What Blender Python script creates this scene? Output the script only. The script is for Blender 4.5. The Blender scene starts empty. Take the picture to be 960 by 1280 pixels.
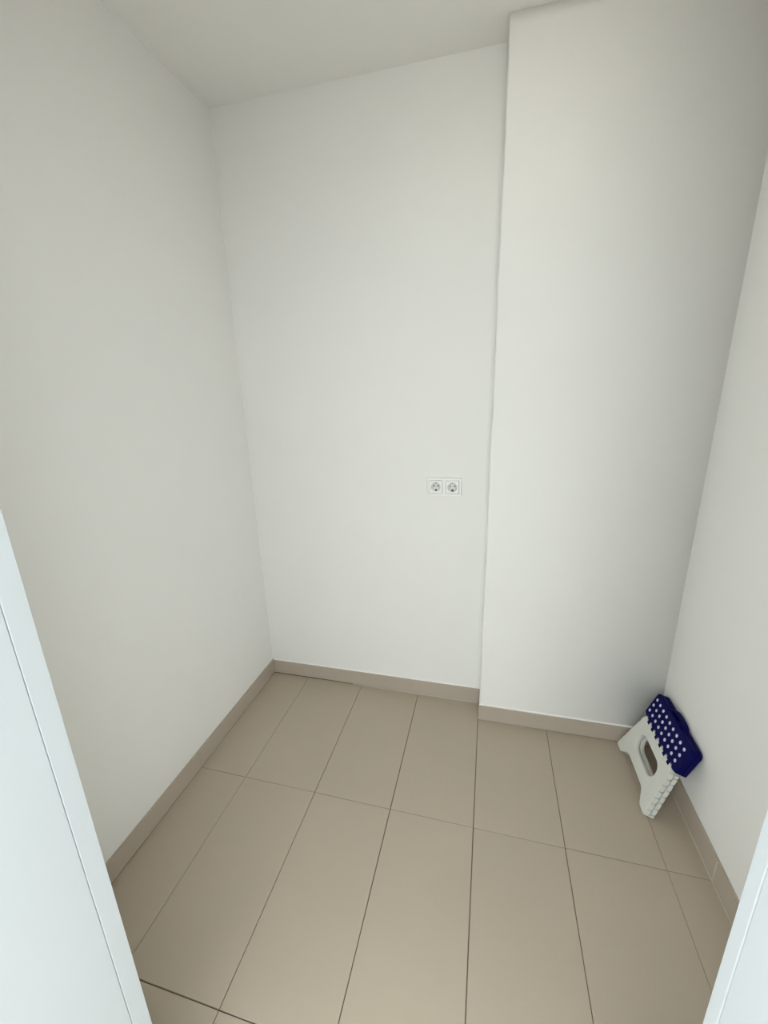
import bpy, bmesh, math, random
from mathutils import Vector, Matrix
random.seed(7)
S = bpy.context.scene
COL = S.collection

# ------------------------------------------------------------------ camera
F_PX = 513.35
YAW, PIT, ROL = -0.25316, 0.27860, -0.02747
CAM = Vector((0.5962, -1.1165, 1.4709))
fw = Vector((math.sin(YAW) * math.cos(PIT), math.cos(YAW) * math.cos(PIT), -math.sin(PIT)))
ri = Vector((math.cos(YAW), -math.sin(YAW), 0.0))
up = ri.cross(fw)
r2 = ri * math.cos(ROL) + up * math.sin(ROL)
u2 = -ri * math.sin(ROL) + up * math.cos(ROL)
cd = bpy.data.cameras.new('camera')
cd.sensor_fit = 'HORIZONTAL'
cd.sensor_width = 36.0
cd.lens = F_PX / 960.0 * 36.0
cd.clip_start = 0.02
cam = bpy.data.objects.new('camera', cd)
COL.objects.link(cam)
cam.matrix_world = Matrix(((r2.x, u2.x, -fw.x, CAM.x), (r2.y, u2.y, -fw.y, CAM.y),
                           (r2.z, u2.z, -fw.z, CAM.z), (0, 0, 0, 1)))
S.camera = cam

# ------------------------------------------------------------------ light, exposure
# even overcast daylight outside the doorway; an added fill lamp is built further down
S.view_settings.view_transform = 'Standard'
S.view_settings.look = 'None'
S.view_settings.exposure = 0.0
S.view_settings.gamma = 1.0
S.view_settings.use_curve_mapping = False
w = bpy.data.worlds.new('daylight')
S.world = w
w.use_nodes = True
w.node_tree.nodes['Background'].inputs[0].default_value = (0.88, 0.97, 1.0, 1)
w.node_tree.nodes['Background'].inputs[1].default_value = 4.0

# ------------------------------------------------------------------ materials
def material(name, col, rough=0.6, spec=0.4, var=0.0, var_scale=6.0, bump=0.0, bump_scale=80.0,
             grain=0.0, grain_scale=400.0, metallic=0.0):
    m = bpy.data.materials.new(name)
    m.use_nodes = True
    nt = m.node_tree
    b = nt.nodes['Principled BSDF']
    b.inputs['Roughness'].default_value = rough
    b.inputs['Specular IOR Level'].default_value = spec
    b.inputs['Metallic'].default_value = metallic
    tc = nt.nodes.new('ShaderNodeTexCoord')
    geo = nt.nodes.new('ShaderNodeNewGeometry')
    src = geo.outputs['Position']
    base = nt.nodes.new('ShaderNodeRGB')
    base.outputs[0].default_value = (*col, 1)
    out = base.outputs[0]
    for amt, sc in ((var, var_scale), (grain, grain_scale)):
        if amt <= 0:
            continue
        n = nt.nodes.new('ShaderNodeTexNoise')
        n.inputs['Scale'].default_value = sc
        n.inputs['Detail'].default_value = 3
        nt.links.new(src, n.inputs['Vector'])
        mr = nt.nodes.new('ShaderNodeMapRange')
        mr.inputs['From Min'].default_value = 0.25
        mr.inputs['From Max'].default_value = 0.75
        mr.inputs['To Min'].default_value = 1 - amt
        mr.inputs['To Max'].default_value = 1 + amt
        nt.links.new(n.outputs['Fac'], mr.inputs['Value'])
        mx = nt.nodes.new('ShaderNodeVectorMath')
        mx.operation = 'SCALE'
        nt.links.new(out, mx.inputs[0])
        nt.links.new(mr.outputs[0], mx.inputs['Scale'])
        out = mx.outputs[0]
    nt.links.new(out, b.inputs['Base Color'])
    if bump > 0:
        n = nt.nodes.new('ShaderNodeTexNoise')
        n.inputs['Scale'].default_value = bump_scale
        n.inputs['Detail'].default_value = 4
        nt.links.new(src, n.inputs['Vector'])
        bp = nt.nodes.new('ShaderNodeBump')
        bp.inputs['Strength'].default_value = bump
        bp.inputs['Distance'].default_value = 0.004
        nt.links.new(n.outputs['Fac'], bp.inputs['Height'])
        nt.links.new(bp.outputs[0], b.inputs['Normal'])
    return m

M = dict(
    wall=material('white_wall_paint', (0.90, 0.885, 0.85), 0.85, 0.2, var=0.01, var_scale=3, bump=0.06, bump_scale=120),
    ceiling=material('white_ceiling_paint', (0.90, 0.885, 0.85), 0.9, 0.2, bump=0.08, bump_scale=150),
    tile=material('beige_floor_tile', (0.505, 0.425, 0.335), 0.45, 0.4, var=0.025, var_scale=3.0, grain=0.05, grain_scale=900, bump=0.02, bump_scale=300),
    skirt=material('beige_skirting_tile', (0.48, 0.41, 0.335), 0.45, 0.4, var=0.02, var_scale=4.0, grain=0.05, grain_scale=900),
    grout=material('dark_grout', (0.19, 0.15, 0.11), 0.95, 0.1, grain=0.2, grain_scale=500),
    pale_grout=material('pale_grout', (0.66, 0.58, 0.49), 0.9, 0.2),
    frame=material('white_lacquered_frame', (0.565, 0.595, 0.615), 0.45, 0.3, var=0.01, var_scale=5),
    outlet=material('white_outlet_plastic', (0.90, 0.895, 0.865), 0.35, 0.5),
    outlet_well_shade=material('outlet_well_shaded', (0.80, 0.80, 0.79), 0.4, 0.5),  # shade inside the recess put into a greyer plastic colour
    hole=material('dark_pin_hole', (0.01, 0.01, 0.01), 0.9, 0.1),
    metal=material('dull_contact_metal', (0.35, 0.34, 0.32), 0.45, 0.5, metallic=0.8),
    stool_white=material('ivory_plastic', (0.76, 0.755, 0.70), 0.45, 0.4, var=0.015, var_scale=20),
    stool_blue=material('navy_blue_plastic', (0.002, 0.0013, 0.075), 0.55, 0.10, bump=0.03, bump_scale=600),
    dot=material('pale_rubber_dot', (0.66, 0.66, 0.80), 0.6, 0.3),
    fill_lamp_body=material('fill_lamp_housing', (0.8, 0.8, 0.8), 0.4, 0.4),
)

# ------------------------------------------------------------------ helpers
def link(name, me, mat, parent=None, loc=(0, 0, 0), smooth=False):
    o = bpy.data.objects.new(name, me)
    COL.objects.link(o)
    if mat is not None and not me.materials:
        me.materials.append(mat)
    o.location = loc
    if parent:
        o.parent = parent
    if smooth:
        for p in me.polygons:
            p.use_smooth = True
    return o

def box_bm(bm, x0, x1, y0, y1, z0, z1):
    vs = [bm.verts.new(c) for c in ((x0, y0, z0), (x1, y0, z0), (x1, y1, z0), (x0, y1, z0),
                                    (x0, y0, z1), (x1, y0, z1), (x1, y1, z1), (x0, y1, z1))]
    for f in ((3, 2, 1, 0), (4, 5, 6, 7), (0, 1, 5, 4), (1, 2, 6, 5), (2, 3, 7, 6), (3, 0, 4, 7)):
        bm.faces.new([vs[i] for i in f])

def box_mesh(boxes, bevel=0.0, seg=2):
    bm = bmesh.new()
    for b in boxes:
        box_bm(bm, *b)
    if bevel > 0:
        bmesh.ops.bevel(bm, geom=list(bm.edges), offset=bevel, segments=seg, affect='EDGES', profile=0.5)
    me = bpy.data.meshes.new('mesh')
    bm.to_mesh(me)
    bm.free()
    return me

def box(name, b, mat, parent=None, bevel=0.0, seg=2):
    return link(name, box_mesh([b], bevel, seg), mat, parent)

def struct(o):
    o['kind'] = 'structure'
    return o

def empty(name, loc=(0, 0, 0), rot=(0, 0, 0)):
    o = bpy.data.objects.new(name, None)
    o.empty_display_size = 0.1
    COL.objects.link(o)
    o.location = loc
    o.rotation_euler = rot
    return o

def tag(o, label, cat, group=None):
    o['label'] = label
    o['category'] = cat
    if group:
        o['group'] = group
    return o

def outline_mesh(loops, thick, bevel=0.0, res=2):
    """closed 2-D loops (x, z), holes by even-odd fill, given real thickness along +y"""
    cu = bpy.data.curves.new('outline', 'CURVE')
    cu.dimensions = '2D'
    cu.fill_mode = 'BOTH'
    cu.extrude = thick / 2 - bevel
    cu.bevel_depth = bevel
    cu.bevel_resolution = res
    cu.offset = -bevel
    for L in loops:
        sp = cu.splines.new('POLY')
        sp.points.add(len(L) - 1)
        for p, (x, z) in zip(sp.points, L):
            p.co = (x, z, 0, 1)
        sp.use_cyclic_u = True
    o = bpy.data.objects.new('outline', cu)
    COL.objects.link(o)
    dg = bpy.context.evaluated_depsgraph_get()
    me = bpy.data.meshes.new_from_object(o.evaluated_get(dg))
    bpy.data.objects.remove(o)
    # curve lies in XY and is thick in Z: turn to XZ with thickness 0..thick along +y
    me.transform(Matrix(((1, 0, 0, 0), (0, 0, -1, thick / 2), (0, 1, 0, 0), (0, 0, 0, 1))))
    bm = bmesh.new()
    bm.from_mesh(me)
    bmesh.ops.remove_doubles(bm, verts=bm.verts, dist=1e-6)
    bmesh.ops.recalc_face_normals(bm, faces=bm.faces)
    bm.to_mesh(me)
    bm.free()
    return me

def rounded(pts, radii, n=6):
    """polygon with rounded corners -> list of (x, z)"""
    if not hasattr(radii, '__len__'):
        radii = [radii] * len(pts)
    out = []
    N = len(pts)
    for i, (p, r) in enumerate(zip(pts, radii)):
        p = Vector(p)
        a = Vector(pts[i - 1]) - p
        b = Vector(pts[(i + 1) % N]) - p
        r = min(r, a.length * 0.49, b.length * 0.49)
        if r <= 0:
            out.append((p.x, p.y))
            continue
        p0 = p + a.normalized() * r
        p1 = p + b.normalized() * r
        for k in range(n + 1):
            t = k / n
            q = p0 * (1 - t) ** 2 + p * 2 * t * (1 - t) + p1 * t * t
            out.append((q.x, q.y))
    return out

def lathe_mesh(profile, n=32, axis='y'):
    """profile of (radius, depth); revolved about the y axis; open or closed by radius 0"""
    bm = bmesh.new()
    rings = []
    for r, d in profile:
        if r <= 1e-7:
            rings.append([bm.verts.new((0, d, 0))])
        else:
            rings.append([bm.verts.new((r * math.cos(2 * math.pi * k / n), d, r * math.sin(2 * math.pi * k / n))) for k in range(n)])
    for A, B in zip(rings, rings[1:]):
        for k in range(n):
            a = A[k % len(A)], A[(k + 1) % len(A)]
            b = B[k % len(B)], B[(k + 1) % len(B)]
            vs = []
            for v in (a[0], a[1], b[1], b[0]):
                if v not in vs:
                    vs.append(v)
            if len(vs) > 2:
                bm.faces.new(vs)
    bmesh.ops.recalc_face_normals(bm, faces=bm.faces)
    me = bpy.data.meshes.new('mesh')
    bm.to_mesh(me)
    bm.free()
    return me

# ------------------------------------------------------------------ dimensions (metres)
XL, XR = -0.515, 1.332          # side walls
YB, YJ, XJ = 0.630, 0.520, 0.603  # back wall, stepped-forward part, its corner
YF, YO = -0.775, -0.960         # inner and outer face of the wall with the doorway
ZC = 2.555                      # ceiling
DL, DR, DH = 0.043, 0.843, 2.08  # clear door opening
HX0, HX1, HY0 = -1.35, 2.25, -3.40  # hall outside
T = 0.12

# ------------------------------------------------------------------ shell
struct(box('wall_left', (XL - T, XL, YF, YB + T, -0.05, ZC), M['wall']))
struct(box('wall_back', (XL, XJ + 0.05, YB, YB + T, -0.05, ZC), M['wall']))
struct(box('wall_right', (XR, XR + T, YF, YB + T, -0.05, ZC), M['wall']))
struct(box('ceiling', (XL - T, XR + T, YO, YB + T, ZC, ZC + T), M['ceiling']))

def stepped_wall():
    """wall part standing forward of the back wall; its hand-plastered outer corner is rounded and not quite straight"""
    bm = bmesh.new()
    rows = []
    nz = 70
    for k in range(nz + 1):
        z = -0.05 + (ZC + 0.05) * k / nz
        wob = 0.0010 * math.sin(z * 9.1) + 0.0008 * math.sin(z * 23.0 + 1) + random.uniform(-0.0006, 0.0006)
        r = 0.007
        prof = [(XJ + wob * .3, YB + 0.02)]
        for a in range(6):
            t = math.pi / 2 * a / 5
            prof.append((XJ + r - r * math.cos(t) + wob, YJ + r - r * math.sin(t) + wob * .5))
        prof += [(XJ + 0.06, YJ), (XR + 0.02, YJ)]
        rows.append([bm.verts.new((x, y, z)) for x, y in prof])
    for A, B in zip(rows, rows[1:]):
        for i in range(len(A) - 1):
            bm.faces.new((A[i], A[i + 1], B[i + 1], B[i]))
    # close the solid behind
    back = [[bm.verts.new((XR + 0.02, YB + 0.02, r[0].co.z)) for r in (rows[0], rows[-1])]]
    b0, b1 = back[0]
    bm.faces.new([r[-1] for r in rows] + [b1, b0])
    bm.faces.new([r[0] for r in reversed(rows)] + [b0, b1])
    bm.faces.new(rows[-1] + [b1])
    bm.faces.new(list(reversed(rows[0])) + [b0])
    bmesh.ops.recalc_face_normals(bm, faces=bm.faces)
    me = bpy.data.meshes.new('mesh')
    bm.to_mesh(me)
    bm.free()
    o = link('wall_back_step', me, M['wall'])
    for p in me.polygons:
        p.use_smooth = len(p.vertices) == 4 and abs(p.normal.z) < 0.5
    return struct(o)
stepped_wall()

LT = 0.024                       # thickness of the door lining
struct(link('wall_front', box_mesh([
    (HX0, DL - LT, YO, YF, -0.05, ZC), (DR + LT, HX1, YO, YF, -0.05, ZC),
    (DL - LT, DR + LT, YO, YF, DH + LT, ZC)]), M['wall']))
HSR, HSY, HCY = 1.30, -1.45, -3.0   # unseen side wall and ceiling added to hold back daylight; open behind the camera
struct(box('wall_light_block', (HSR, HSR + T, HSY, YO, -0.05, ZC), M['wall']))  # added out of view to cut sideways daylight on the jambs
struct(box('ceiling_light_block', (HX0, HX1, HCY, YO, ZC, ZC + T), M['ceiling']))  # added out of view to cut daylight from high up

# floor: grout bed and one object for each tile
floor = struct(box('floor', (HX0 - T, HX1 + T, HY0 - T, YB + T, -0.10, -0.0035), M['grout']))
tile_cache = {}
def floor_tile(x0, x1, y0, y1, dz):
    key = (round(x1 - x0, 4), round(y1 - y0, 4))
    if key not in tile_cache:
        a, b = key
        me = box_mesh([(0, a, 0, b, -0.012, 0.0)], 0.0009, 1)
        me.materials.append(M['tile'])
        tile_cache[key] = me
    link('tile', tile_cache[key], None, floor, (x0, y0, dz))
JX = {-1: 0.0006, 4: 0.0004, 0: 0.0010, 1: 0.0013, 2: 0.0013, 3: 0.0010}
JY = {0: 0.0007, -1: 0.0013}
for i in range(-5, 8):
    for j in range(-6, 1):
        x0, x1 = i * 0.3 + JX.get(i, 0.0012), (i + 1) * 0.3 - JX.get(i + 1, 0.0012)
        y0, y1 = j * 0.6 + JY.get(j, 0.0012), (j + 1) * 0.6 - JY.get(j + 1, 0.0012)
        x0, x1 = max(x0, HX0), min(x1, HX1)
        y0 = max(y0, HY0)
        if j == 0:
            y1 = YB - 0.0085 if (i + 1) * 0.3 < XJ + 0.01 else YJ - 0.004
        if y0 > YF - 0.05:
            x0, x1 = max(x0, XL + 0.0085), min(x1, XR - 0.004)
        if j == -2 and (x1 < XL or x0 > XR):
            y1 = min(y1, YO)
        if x1 - x0 < 0.01 or y1 - y0 < 0.01:
            continue
        floor_tile(x0, x1, y0, y1, random.choice((-0.0004, 0.0, 0.0003, 0.0005)))

# skirting: one object for each tile
def skirting(name, pieces, axis, face, depth, gap_fn=lambda t: 0.0015):
    """pieces: (start, end) along the wall; face = visible face, depth = signed way to the wall"""
    root = struct(empty(name))
    H = 0.08
    for a, b in pieces:
        a += 0.0003
        b -= 0.0003
        bm = bmesh.new()
        lo_, hi_ = min(face, face + depth), max(face, face + depth)
        if axis == 'x':
            box_bm(bm, a, b, lo_, hi_, 0, H)
        else:
            box_bm(bm, lo_, hi_, a, b, 0, H)
        for v in bm.verts:
            t = v.co.x if axis == 'x' else v.co.y
            if v.co.z < 0.01:
                v.co.z = gap_fn(t)
        bmesh.ops.bevel(bm, geom=list(bm.edges), offset=0.0008, segments=2, affect='EDGES')
        me = bpy.data.meshes.new('mesh')
        bm.to_mesh(me)
        bm.free()
        link('skirting_tile', me, M['skirt'], root)
    return root

D = 0.0095
bl = skirting('baseboard_left', ((YF, -0.6), (-0.6, 0.0), (0.0, 0.57), (0.57, YB)), 'y', XL + D, -D,
              lambda t: 0.0012 + max(0, t - 0.57) * 0.08)
bb = skirting('baseboard_back', ((XL + D, -0.33), (-0.33, 0.27), (0.27, XJ - 0.001)), 'x', YB - D, D,
              lambda t: 0.0012 + max(0, -0.12 - t) * 0.014)
bj = skirting('baseboard_step', ((XJ - 0.003, 1.20), (1.20, XR - D)), 'x', YJ - D, D,
              lambda t: 0.0012 + max(0, t - 1.1) * 0.02)
br = skirting('baseboard_right', ((YF, -0.6), (-0.6, 0.0), (0.0, YJ)), 'y', XR - D, D)
# pale grout between the skirting tiles and the floor, and the filled joint on the right wall
box('grout_line', (XR - D - 0.0010, XR - 0.001, -0.0022, 0.0022, 0.001, 0.0795), M['pale_grout'], br)
box('grout_line', (XR - D - 0.003, XR - D + 0.003, YF, YJ - 0.02, -0.004, 0.0018), M['pale_grout'], br)
box('grout_line', (-0.05, XJ - 0.004, YB - D - 0.002, YB - D + 0.003, -0.004, 0.0016), M['pale_grout'], bb)
# paint bead along the top of the skirting
def bead(parent, a, b, axis, wall, sgn):
    bm = bmesh.new()
    tri = ((0.0, 0.0795), (0.0065, 0.0795), (0.0, 0.0845))
    ends = []
    for t in (a, b):
        ends.append([bm.verts.new((t, wall + sgn * d, z) if axis == 'x' else (wall + sgn * d, t, z)) for d, z in tri])
    A, B = ends
    for i in range(3):
        bm.faces.new((A[i], A[(i + 1) % 3], B[(i + 1) % 3], B[i]))
    bm.faces.new(A)
    bm.faces.new(list(reversed(B)))
    bmesh.ops.recalc_face_normals(bm, faces=bm.faces)
    me = bpy.data.meshes.new('mesh')
    bm.to_mesh(me)
    bm.free()
    link('paint_bead', me, M['wall'], parent)
bead(bb, XL + D, XJ - 0.002, 'x', YB, -1)
bead(bj, XJ, XR, 'x', YJ, -1)

# ------------------------------------------------------------------ door frame
door = struct(empty('door_1', ((DL + DR) / 2, YF, 0)))
W2 = (DR - DL) / 2
def dpart(name, b, bevel=0.003, seg=3):
    # b in world coordinates
    cx = (DL + DR) / 2
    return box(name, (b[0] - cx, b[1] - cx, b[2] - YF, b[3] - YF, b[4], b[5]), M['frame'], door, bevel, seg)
BL_, BR_, G = 0.0285, 0.0165, 0.0010      # width of the flush stop strips and of the groove in front of them
dpart('jamb', (DL - LT, DL, YO, YF - BL_ - G, 0.001, DH + LT), 0.0006, 1)
dpart('jamb', (DR, DR + LT, YO, YF - BR_ - G, 0.001, DH + LT), 0.0006, 1)
dpart('head_lining', (DL, DR, YO, YF, DH, DH + LT), 0.0006, 1)
dpart('jamb_backing', (DL - LT, DL - 0.003, YF - BL_ - G, YF, 0.001, DH), 0.0, 1)
dpart('jamb_backing', (DR + 0.003, DR + LT, YF - BR_ - G, YF, 0.001, DH), 0.0, 1)
dpart('stop_strip', (DL - 0.003, DL, YF - BL_, YF, 0.001, DH), 0.0009, 2)
dpart('stop_strip', (DR, DR + 0.003, YF - BR_, YF, 0.001, DH), 0.0009, 2)
for y0, y1 in ((YF, YF + 0.010), (YO - 0.012, YO)):
    dpart('architrave', (DL - 0.085, DL - 0.024, y0, y1, 0.001, DH + 0.085), 0.003)
    dpart('architrave', (DR + 0.024, DR + 0.085, y0, y1, 0.001, DH + 0.085), 0.003)
    dpart('architrave', (DL - 0.024, DR + 0.024, y0, y1, DH + 0.024, DH + 0.085), 0.003)

# ------------------------------------------------------------------ double wall socket
sock = tag(empty('wall_outlet', (0.4165, YB, 1.081)),
           'white double power outlet with two round sockets on the back wall', 'outlet')
def rect(w_, h_, r, cx=0, cz=0, n=6):
    return rounded([(cx - w_ / 2, cz - h_ / 2), (cx + w_ / 2, cz - h_ / 2), (cx + w_ / 2, cz + h_ / 2), (cx - w_ / 2, cz + h_ / 2)], r, n)
def circ(r, cx=0, cz=0, n=40):
    return [(cx + r * math.cos(2 * math.pi * k / n), cz + r * math.sin(2 * math.pi * k / n)) for k in range(n)]
SP = 0.0355
fr = link('cover_frame', outline_mesh([rect(0.147, 0.079, 0.004), rect(0.0575, 0.0575, 0.003, -SP), rect(0.0575, 0.0575, 0.003, SP)], 0.0105, 0.0018),
          M['outlet'], sock, (0, -0.0105, 0))
ins_me = outline_mesh([rect(0.0555, 0.0555, 0.003), circ(0.0198)], 0.012, 0.001)
ins_me.materials.append(M['outlet'])
well_me = lathe_mesh([(0.0199, -0.0112), (0.0193, 0.0), (0.0, 0.0)], 40)
well_me.materials.append(M['outlet_well_shade'])
hole_me = lathe_mesh([(0.0, -0.0006), (0.0029, -0.0006), (0.0029, 0.0)], 16)
hole_me.materials.append(M['hole'])
clip_me = box_mesh([(-0.0028, 0.0028, -0.0100, 0.0, -0.0018, 0.0018)], 0.0006, 1)
clip_me.materials.append(M['metal'])
slot_me = box_mesh([(-0.0042, 0.0042, -0.0012, 0.0, -0.0040, 0.0030)], 0.0005, 1)
slot_me.materials.append(M['hole'])
for sx in (-SP, SP):
    ins = link('socket_insert', ins_me, None, sock, (sx, -0.0115, 0))
    o = link('socket_well', well_me, None, ins, (0, 0.0112, 0), True)
    for hx in (-0.0095, 0.0095):
        link('pin_hole', hole_me, None, ins, (hx, 0.0112, 0.0022))
    link('earth_slot', slot_me, None, ins, (0, 0.0112, -0.0145))
    link('earth_contact', clip_me, None, ins, (0, 0.0112, 0.0172))
    link('earth_contact', clip_me, None, ins, (0, 0.0112, -0.0180))

# ------------------------------------------------------------------ folded step stool
TILT = math.radians(21.5)
TH = 0.034
stool = tag(empty('step_stool', (1.1815, 0.495 - 0.165, TH * math.sin(TILT) + 0.0005), (-TILT, 0, -math.pi / 2)),
            'folded navy blue and ivory plastic step stool leaning in the corner', 'step stool')
HB, HT_, LEGT = 0.160, 0.126, 0.200
def leg_outline():
    L = [(-HB, 0.0), (-HB + 0.042, 0.0), (-HB + 0.082, 0.040), (HB - 0.082, 0.040), (HB - 0.042, 0.0), (HB, 0.0),
         (HB - 0.004, 0.03), (HT_, LEGT), (-HT_, LEGT), (-HB + 0.004, 0.03)]
    return rounded(L, [0.006, 0.010, 0.012, 0.012, 0.010, 0.006, 0.004, 0.006, 0.006, 0.004])
def stadium(cx, cz, hw, r, n=14):
    out = []
    for k in range(n + 1):
        a = -math.pi / 2 + math.pi * k / n
        out.append((cx + hw - r + r * math.cos(a), cz + r * math.sin(a)))
    for k in range(n + 1):
        a = math.pi / 2 + math.pi * k / n
        out.append((cx - hw + r + r * math.cos(a), cz + r * math.sin(a)))
    return out
leg_me = outline_mesh([leg_outline(), stadium(0.001, 0.122, 0.085, 0.0345)], 0.015, 0.0022)
leg_me.materials.append(M['stool_white'])
link('leg_panel', leg_me, None, stool, (0, 0.0, 0))
link('leg_panel', leg_me, None, stool, (0, 0.019, 0))
# folded side supports: two rows of hinge blocks on each slanting side
sl = math.atan2(HB - HT_, LEGT)
nb = 7
blk = {}
for side in (-1, 1):
    for row, (y0, y1) in enumerate(((0.0005, 0.0145), (0.0185, 0.0325))):
        sp_ = empty('side_support')
        sp_.parent = stool
        sp_.location = (side * (HB - 0.003), 0, 0.004)
        sp_.rotation_euler = (0, -side * sl, 0)
        Ls = 0.188
        box('backing', (-0.006, 0.0006, y0 + 0.001, y1 - 0.001, 0.0, Ls), M['stool_white'], sp_, 0.001, 1)
        off = 0.5 * row
        edges = [0.0] + [(k + off) * Ls / nb for k in range(1 - row, nb + 1) if 0.004 < (k + off) * Ls / nb < Ls - 0.004] + [Ls]
        for a, b in zip(edges, edges[1:]):
            x0, x1 = (-0.002, 0.0075) if side > 0 else (-0.0075, 0.002)
            box('hinge_block', (x0, x1, y0, y1, a + 0.0021, b - 0.0021), M['stool_white'], sp_, 0.0014, 2)

# seat halves, folded back to back along the handle edge
SW, S0, S1 = 0.148, 0.203, 0.314
seat_out = rounded([(-SW, S0 + 0.006), (-SW + 0.018, S0), (SW - 0.018, S0), (SW, S0 + 0.006), (SW, S1), (-SW, S1)],
                   [0.006, 0.006, 0.006, 0.006, 0.020, 0.020])
seat_me = outline_mesh([seat_out], 0.017, 0.003, 3)
seat_me.materials.append(M['stool_blue'])
front = link('seat_half', seat_me, None, stool, (0.003, -0.001, 0))
back = link('seat_half', seat_me, None, stool, (0.003, 0.018, 0))
dot_me = lathe_mesh([(0.0064, 0.001), (0.0062, -0.0006), (0.0052, -0.0013), (0.0, -0.0014)], 16)
dot_me.materials.append(M['dot'])
for i in range(9):
    for z in (0.232, 0.2595, 0.287):
        link('grip_dot', dot_me, None, front, ((i - 4) * 0.0302 - 0.008, 0.0, z), True)
# hinge between seat and leg: alternating blue and ivory knuckles
nk = 13
for side_y in (0.007, 0.027):
    for k in range(nk):
        x = -0.122 + 0.244 * (k + 0.5) / nk
        blue = k % 2 == 1
        me = box_mesh([(-0.0089, 0.0089, -0.0068, 0.0068, -0.0105, 0.0060)] if blue else [(-0.0089, 0.0089, -0.0068, 0.0068, -0.006, 0.0112)], 0.0028, 3)
        link('hinge_knuckle', me, M['stool_blue'] if blue else M['stool_white'], front if side_y < 0.01 and blue else stool,
             (x, side_y - (-0.001 if (side_y < 0.01 and blue) else 0) - 0.0012, 0.203), False)
# carrying handle: a loop rising from the fold
def arch(hw, z0, h, n=16, p=2.6):
    out = []
    for k in range(n + 1):
        a = math.pi * k / n
        c, s = math.cos(a), math.sin(a)
        out.append((hw * math.copysign(abs(c) ** (2 / p), c), z0 + h * abs(s) ** (2 / p)))
    return out
hl = arch(0.058, 0.303, 0.027)
hole_l = arch(0.040, 0.314, 0.008)
link('handle', outline_mesh([hl, hole_l], 0.020, 0.003), M['stool_blue'], stool, (0, 0.0075, 0))

# ------------------------------------------------------------------ fill lamp, added out of view to brighten the room
FILL_LAMP_W = 7.0
def fill_lamp_material():
    m = bpy.data.materials.new('fill_lamp_glow')
    m.use_nodes = True
    b = m.node_tree.nodes['Principled BSDF']
    b.inputs['Base Color'].default_value = (0.9, 0.88, 0.84, 1)
    b.inputs['Emission Color'].default_value = (1.0, 0.93, 0.80, 1)
    b.inputs['Emission Strength'].default_value = FILL_LAMP_W
    return m
lamp = tag(empty('fill_lamp', (0.65, -0.05, ZC)), 'added round opal fill lamp on the ceiling, out of view', 'lamp')
def vert(me):
    me.transform(Matrix.Rotation(math.radians(90), 4, 'X'))   # y axis becomes z
    return me
link('housing', vert(lathe_mesh([(0.0, 0.0), (0.135, 0.0), (0.140, -0.006), (0.140, -0.022), (0.130, -0.024)], 48)), M['fill_lamp_body'], lamp, smooth=True)
link('diffuser', vert(lathe_mesh([(0.132, -0.018), (0.128, -0.034), (0.110, -0.050), (0.075, -0.060), (0.035, -0.064), (0.0, -0.065)], 48)),
     fill_lamp_material(), lamp, smooth=True)
